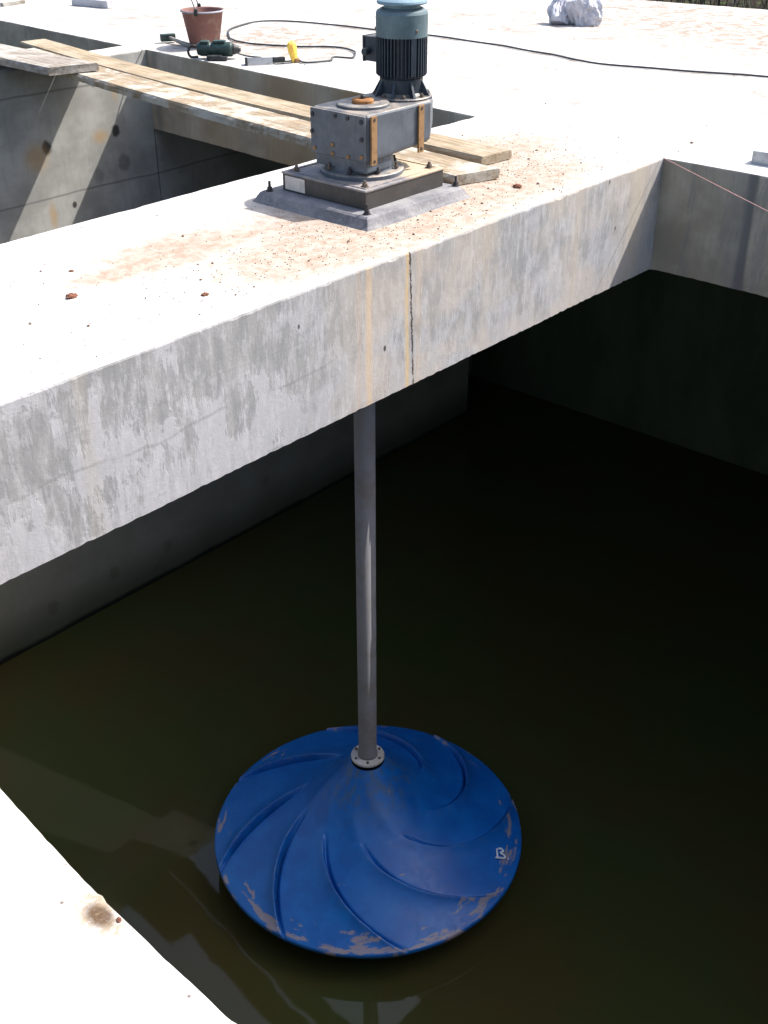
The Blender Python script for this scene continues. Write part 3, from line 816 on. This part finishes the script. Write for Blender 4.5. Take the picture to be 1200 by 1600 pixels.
# cables
def cable(pts, r, name, mat, label, cat):
    bm = BM(); P_ = spline([(x, y, z) for x, y, z in pts], 12)
    P_ = [p + Vector((nz(p, 2.3), nz(p+Vector((5, 5, 5)), 2.3), 0))*.03 for p in P_]
    tube(bm, P_, r, 8); return tag(obj(name, bm, mat, None, True), label, cat)
cable([(6.84, 6.90, .012), (6.80, 6.78, .012), (7.0, 6.70, .012), (7.14, 6.78, .012), (7.20, 6.66, .012), (7.33, 6.72, .012), (7.46, 6.86, .012), (7.50, 7.15, .012), (7.30, 7.42, .012), (7.17, 7.78, .012), (7.22, 8.10, .012), (7.42, 8.36, .012), (7.70, 8.58, .012), (8.10, 8.72, .012), (8.36, 8.36, .012), (8.44, 7.6, .012),
       (8.52, 6.97, .012), (8.50, 6.3, .012), (8.40, 5.6, .012), (8.30, 5.1, .012), (8.36, 4.7, .012), (8.52, 4.2, .012), (8.64, 3.78, .012), (8.7, 3.2, .012), (8.6, 1.5, .012), (8.9, -1, .012)],
      .008, 'extension_cable', M['cable'], 'long thin black cable looping across the white deck', 'cable')
cable([(6.62, 7.42, .05), (6.70, 7.36, .014), (6.72, 7.22, .010), (6.66, 7.08, .010), (6.70, 6.98, .010), (6.78, 6.93, .010), (6.83, 6.93, .012)], .0065, 'tool_cable', M['cable'], 'short black lead running from the green drill to the yellow connector', 'cable')

# strings
bm = BM()
a = Vector((5.972, 3.165, .012)); b = Vector((2.95, -2.52, .012)); pts = [a.lerp(b, k/40) - Vector((0, 0, .10*sin(pi*k/40))) for k in range(41)]
tube(bm, pts, .0022, 6); tag(obj('string', bm, M['string'], None, True), 'thin pink string stretched from the inner corner of the deck over the water', 'string')
# sack
def crumple(name, loc, s, mat, label, cat, seed, cuts=5):
    bm = BM(); bmesh.ops.create_icosphere(bm, subdivisions=cuts, radius=1)
    for v in bm.verts:
        p = v.co.copy()
        q = Vector((p.x*1.0, p.y*1.6, p.z*.8)) + Vector((0, 0, .5))*mnoise.noise(p*2+Vector((seed, 9, 0)))
        f = 1 + .35*mnoise.noise(p*1.2 + Vector((seed, 0, 0))) - .42*abs(mnoise.noise(q*1.9 + Vector((0, seed, 0)))) + .04*abs(mnoise.noise(q*6.0 + Vector((0, 0, seed))))
        v.co = Vector((p.x*s[0], p.y*s[1], p.z*s[2]))*f
        if v.co.z < -s[2]*.55: v.co.z = -s[2]*.55
    o = obj(name, bm, mat); o.location = Vector(loc) + Vector((0, 0, s[2]*.55)); return tag(o, label, cat) if label else o
sk = empty('plastic_sack', (10.0, 6.38, 0)); tag(sk, 'crumpled white plastic sack lying on the far deck', 'sack')
o = crumple('sack_body', (.06, -.07, 0), (.15, .18, .20), M['sack'], None, None, 3); o.parent = sk; o.rotation_euler = (0, 0, .5)
o = crumple('sack_neck', (-.07, .12, -.01), (.09, .11, .19), M['sack'], None, None, 8); o.parent = sk; o.rotation_euler = (.1, .5, .6)

# pale blocks and offcuts
def lump(name, loc, size, rz, mat, label, cat, group=None):
    bm = BM(); box(bm, (0, 0, size[2]/2), size, bevel=min(size)*.12)
    bmesh.ops.subdivide_edges(bm, edges=bm.edges, cuts=3, use_grid_fill=True)
    for v in bm.verts: v.co += Vector((nz(v.co, 14), nz(v.co+Vector((3, 3, 3)), 14), 0))*.006
    o = obj(name, bm, mat, None, False, loc); o.rotation_euler = (0, 0, rz); return tag(o, label, cat, group)
lump('concrete_block', (7.76, 10.84, 0), (.50, .09, .075), rad(-80), M['white_block'], 'pale grey bar-shaped block on the far deck at upper left', 'block')
lump('wood_offcut', (7.29, 11.58, 0), (.30, .05, .035), rad(8), M['wood_grey'], 'small grey offcut of wood at the top left corner', 'offcut')
# angle channel at the right edge
bm = BM()
box(bm, (0, 0, .034), (.60, .006, .068), bevel=.001); box(bm, (0, .10, .034), (.60, .006, .068), bevel=.001); box(bm, (0, .05, .066), (.60, .10, .004))
o = obj('metal_channel', bm, M['steel'], None, False, (6.235, 2.435, 0)); o.rotation_euler = (0, 0, rad(-86)); tag(o, 'short grey metal channel on the deck at the right edge', 'metal channel')

# ---------------------------------------------------------------- clay lumps and grit
src = BM(); bmesh.ops.create_icosphere(src, subdivisions=3, radius=1)
for v in src.verts: v.co *= 1 + .45*mnoise.noise(v.co*2.1); v.co.z *= .55
me0 = bpy.data.meshes.new('clay_lump'); src.to_mesh(me0); src.free(); me0.materials.append(M['redclay'])
for x, y, r, lab in ((2.035, 3.93, .021, 'largest flat red clay lump, on the beam near the left picture edge'), (2.455, 3.80, .019, 'red clay lump on the beam right of the largest one'),
                     (1.94, 4.0, .009, 'small brown clay lump at the very left edge of the beam'), (2.12, 3.89, .008, 'tiny clay crumb just right of the largest red lump'),
                     (2.64, 4.06, .008, 'small clay lump on the beam farther from its front edge'), (2.82, 3.42, .012, 'brown crumb close to the front edge of the beam'),
                     (.700, 1.214, .0042, 'dark round pebble beside the rust blot on the near walkway'), (4.95, 3.42, .020, 'dark clay lump on the beam in front of the plank ends')):
    o = bpy.data.objects.new('clay_lump', me0); C.objects.link(o); o.location = (x, y, .3*r); o.scale = (r*1.3, r, r); o.rotation_euler = (0, 0, R.uniform(0, 6)); tag(o, lab, 'clay lump', 'clay lumps dropped on the concrete')
bm = BM()
def stone(x, y, r):
    b = [Vector((R.uniform(-1, 1), R.uniform(-1, 1), R.uniform(-.2, 1))).normalized()*r*R.uniform(.7, 1.2) for _ in range(4)]
    b = [Vector((r*cos(a+R.uniform(-.4, .4)), r*.8*sin(a), r*.12)) for a in (0, 1.6, 3.1, 4.7)] + [Vector((R.uniform(-.3, .3)*r, R.uniform(-.3, .3)*r, r*.75)), Vector((0, 0, -.002))]
    A = R.uniform(0, 6); v = [bm.verts.new((x+p.x*cos(A)-p.y*sin(A), y+p.x*sin(A)+p.y*cos(A), p.z+.001)) for p in b]
    for i in range(4): bm.faces.new((v[i], v[(i+1) % 4], v[4])); bm.faces.new((v[(i+1) % 4], v[i], v[5]))
cnt = 0
while cnt < 1500:
    k = R.random()
    if k < .45: x, y = R.gauss(4.0, .7), R.gauss(3.5, .22)
    elif k < .75: x, y = R.gauss(5.3, .35), R.gauss(3.75, .3)
    elif k < .9: x, y = R.uniform(1.8, 6), R.uniform(3.2, 4.55)
    else: x, y = R.uniform(6.3, 10), R.uniform(2.5, 10)
    if 3.86 < x < 4.66 and 3.48 < y < 4.27: continue
    if x < 6.1 and not 3.18 < y < 4.58: continue
    if x >= 6.1 and x < 6.6 and y > 4.5: continue
    stone(x, y, R.uniform(.0012, .0048)*(2.2 if R.random() < .06 else 1)*(1.5 if x > 6.1 else 1)); cnt += 1
tag(obj('grit', bm, M['grit']), 'fine reddish grit scattered over the beam and deck', 'grit', kind='stuff')
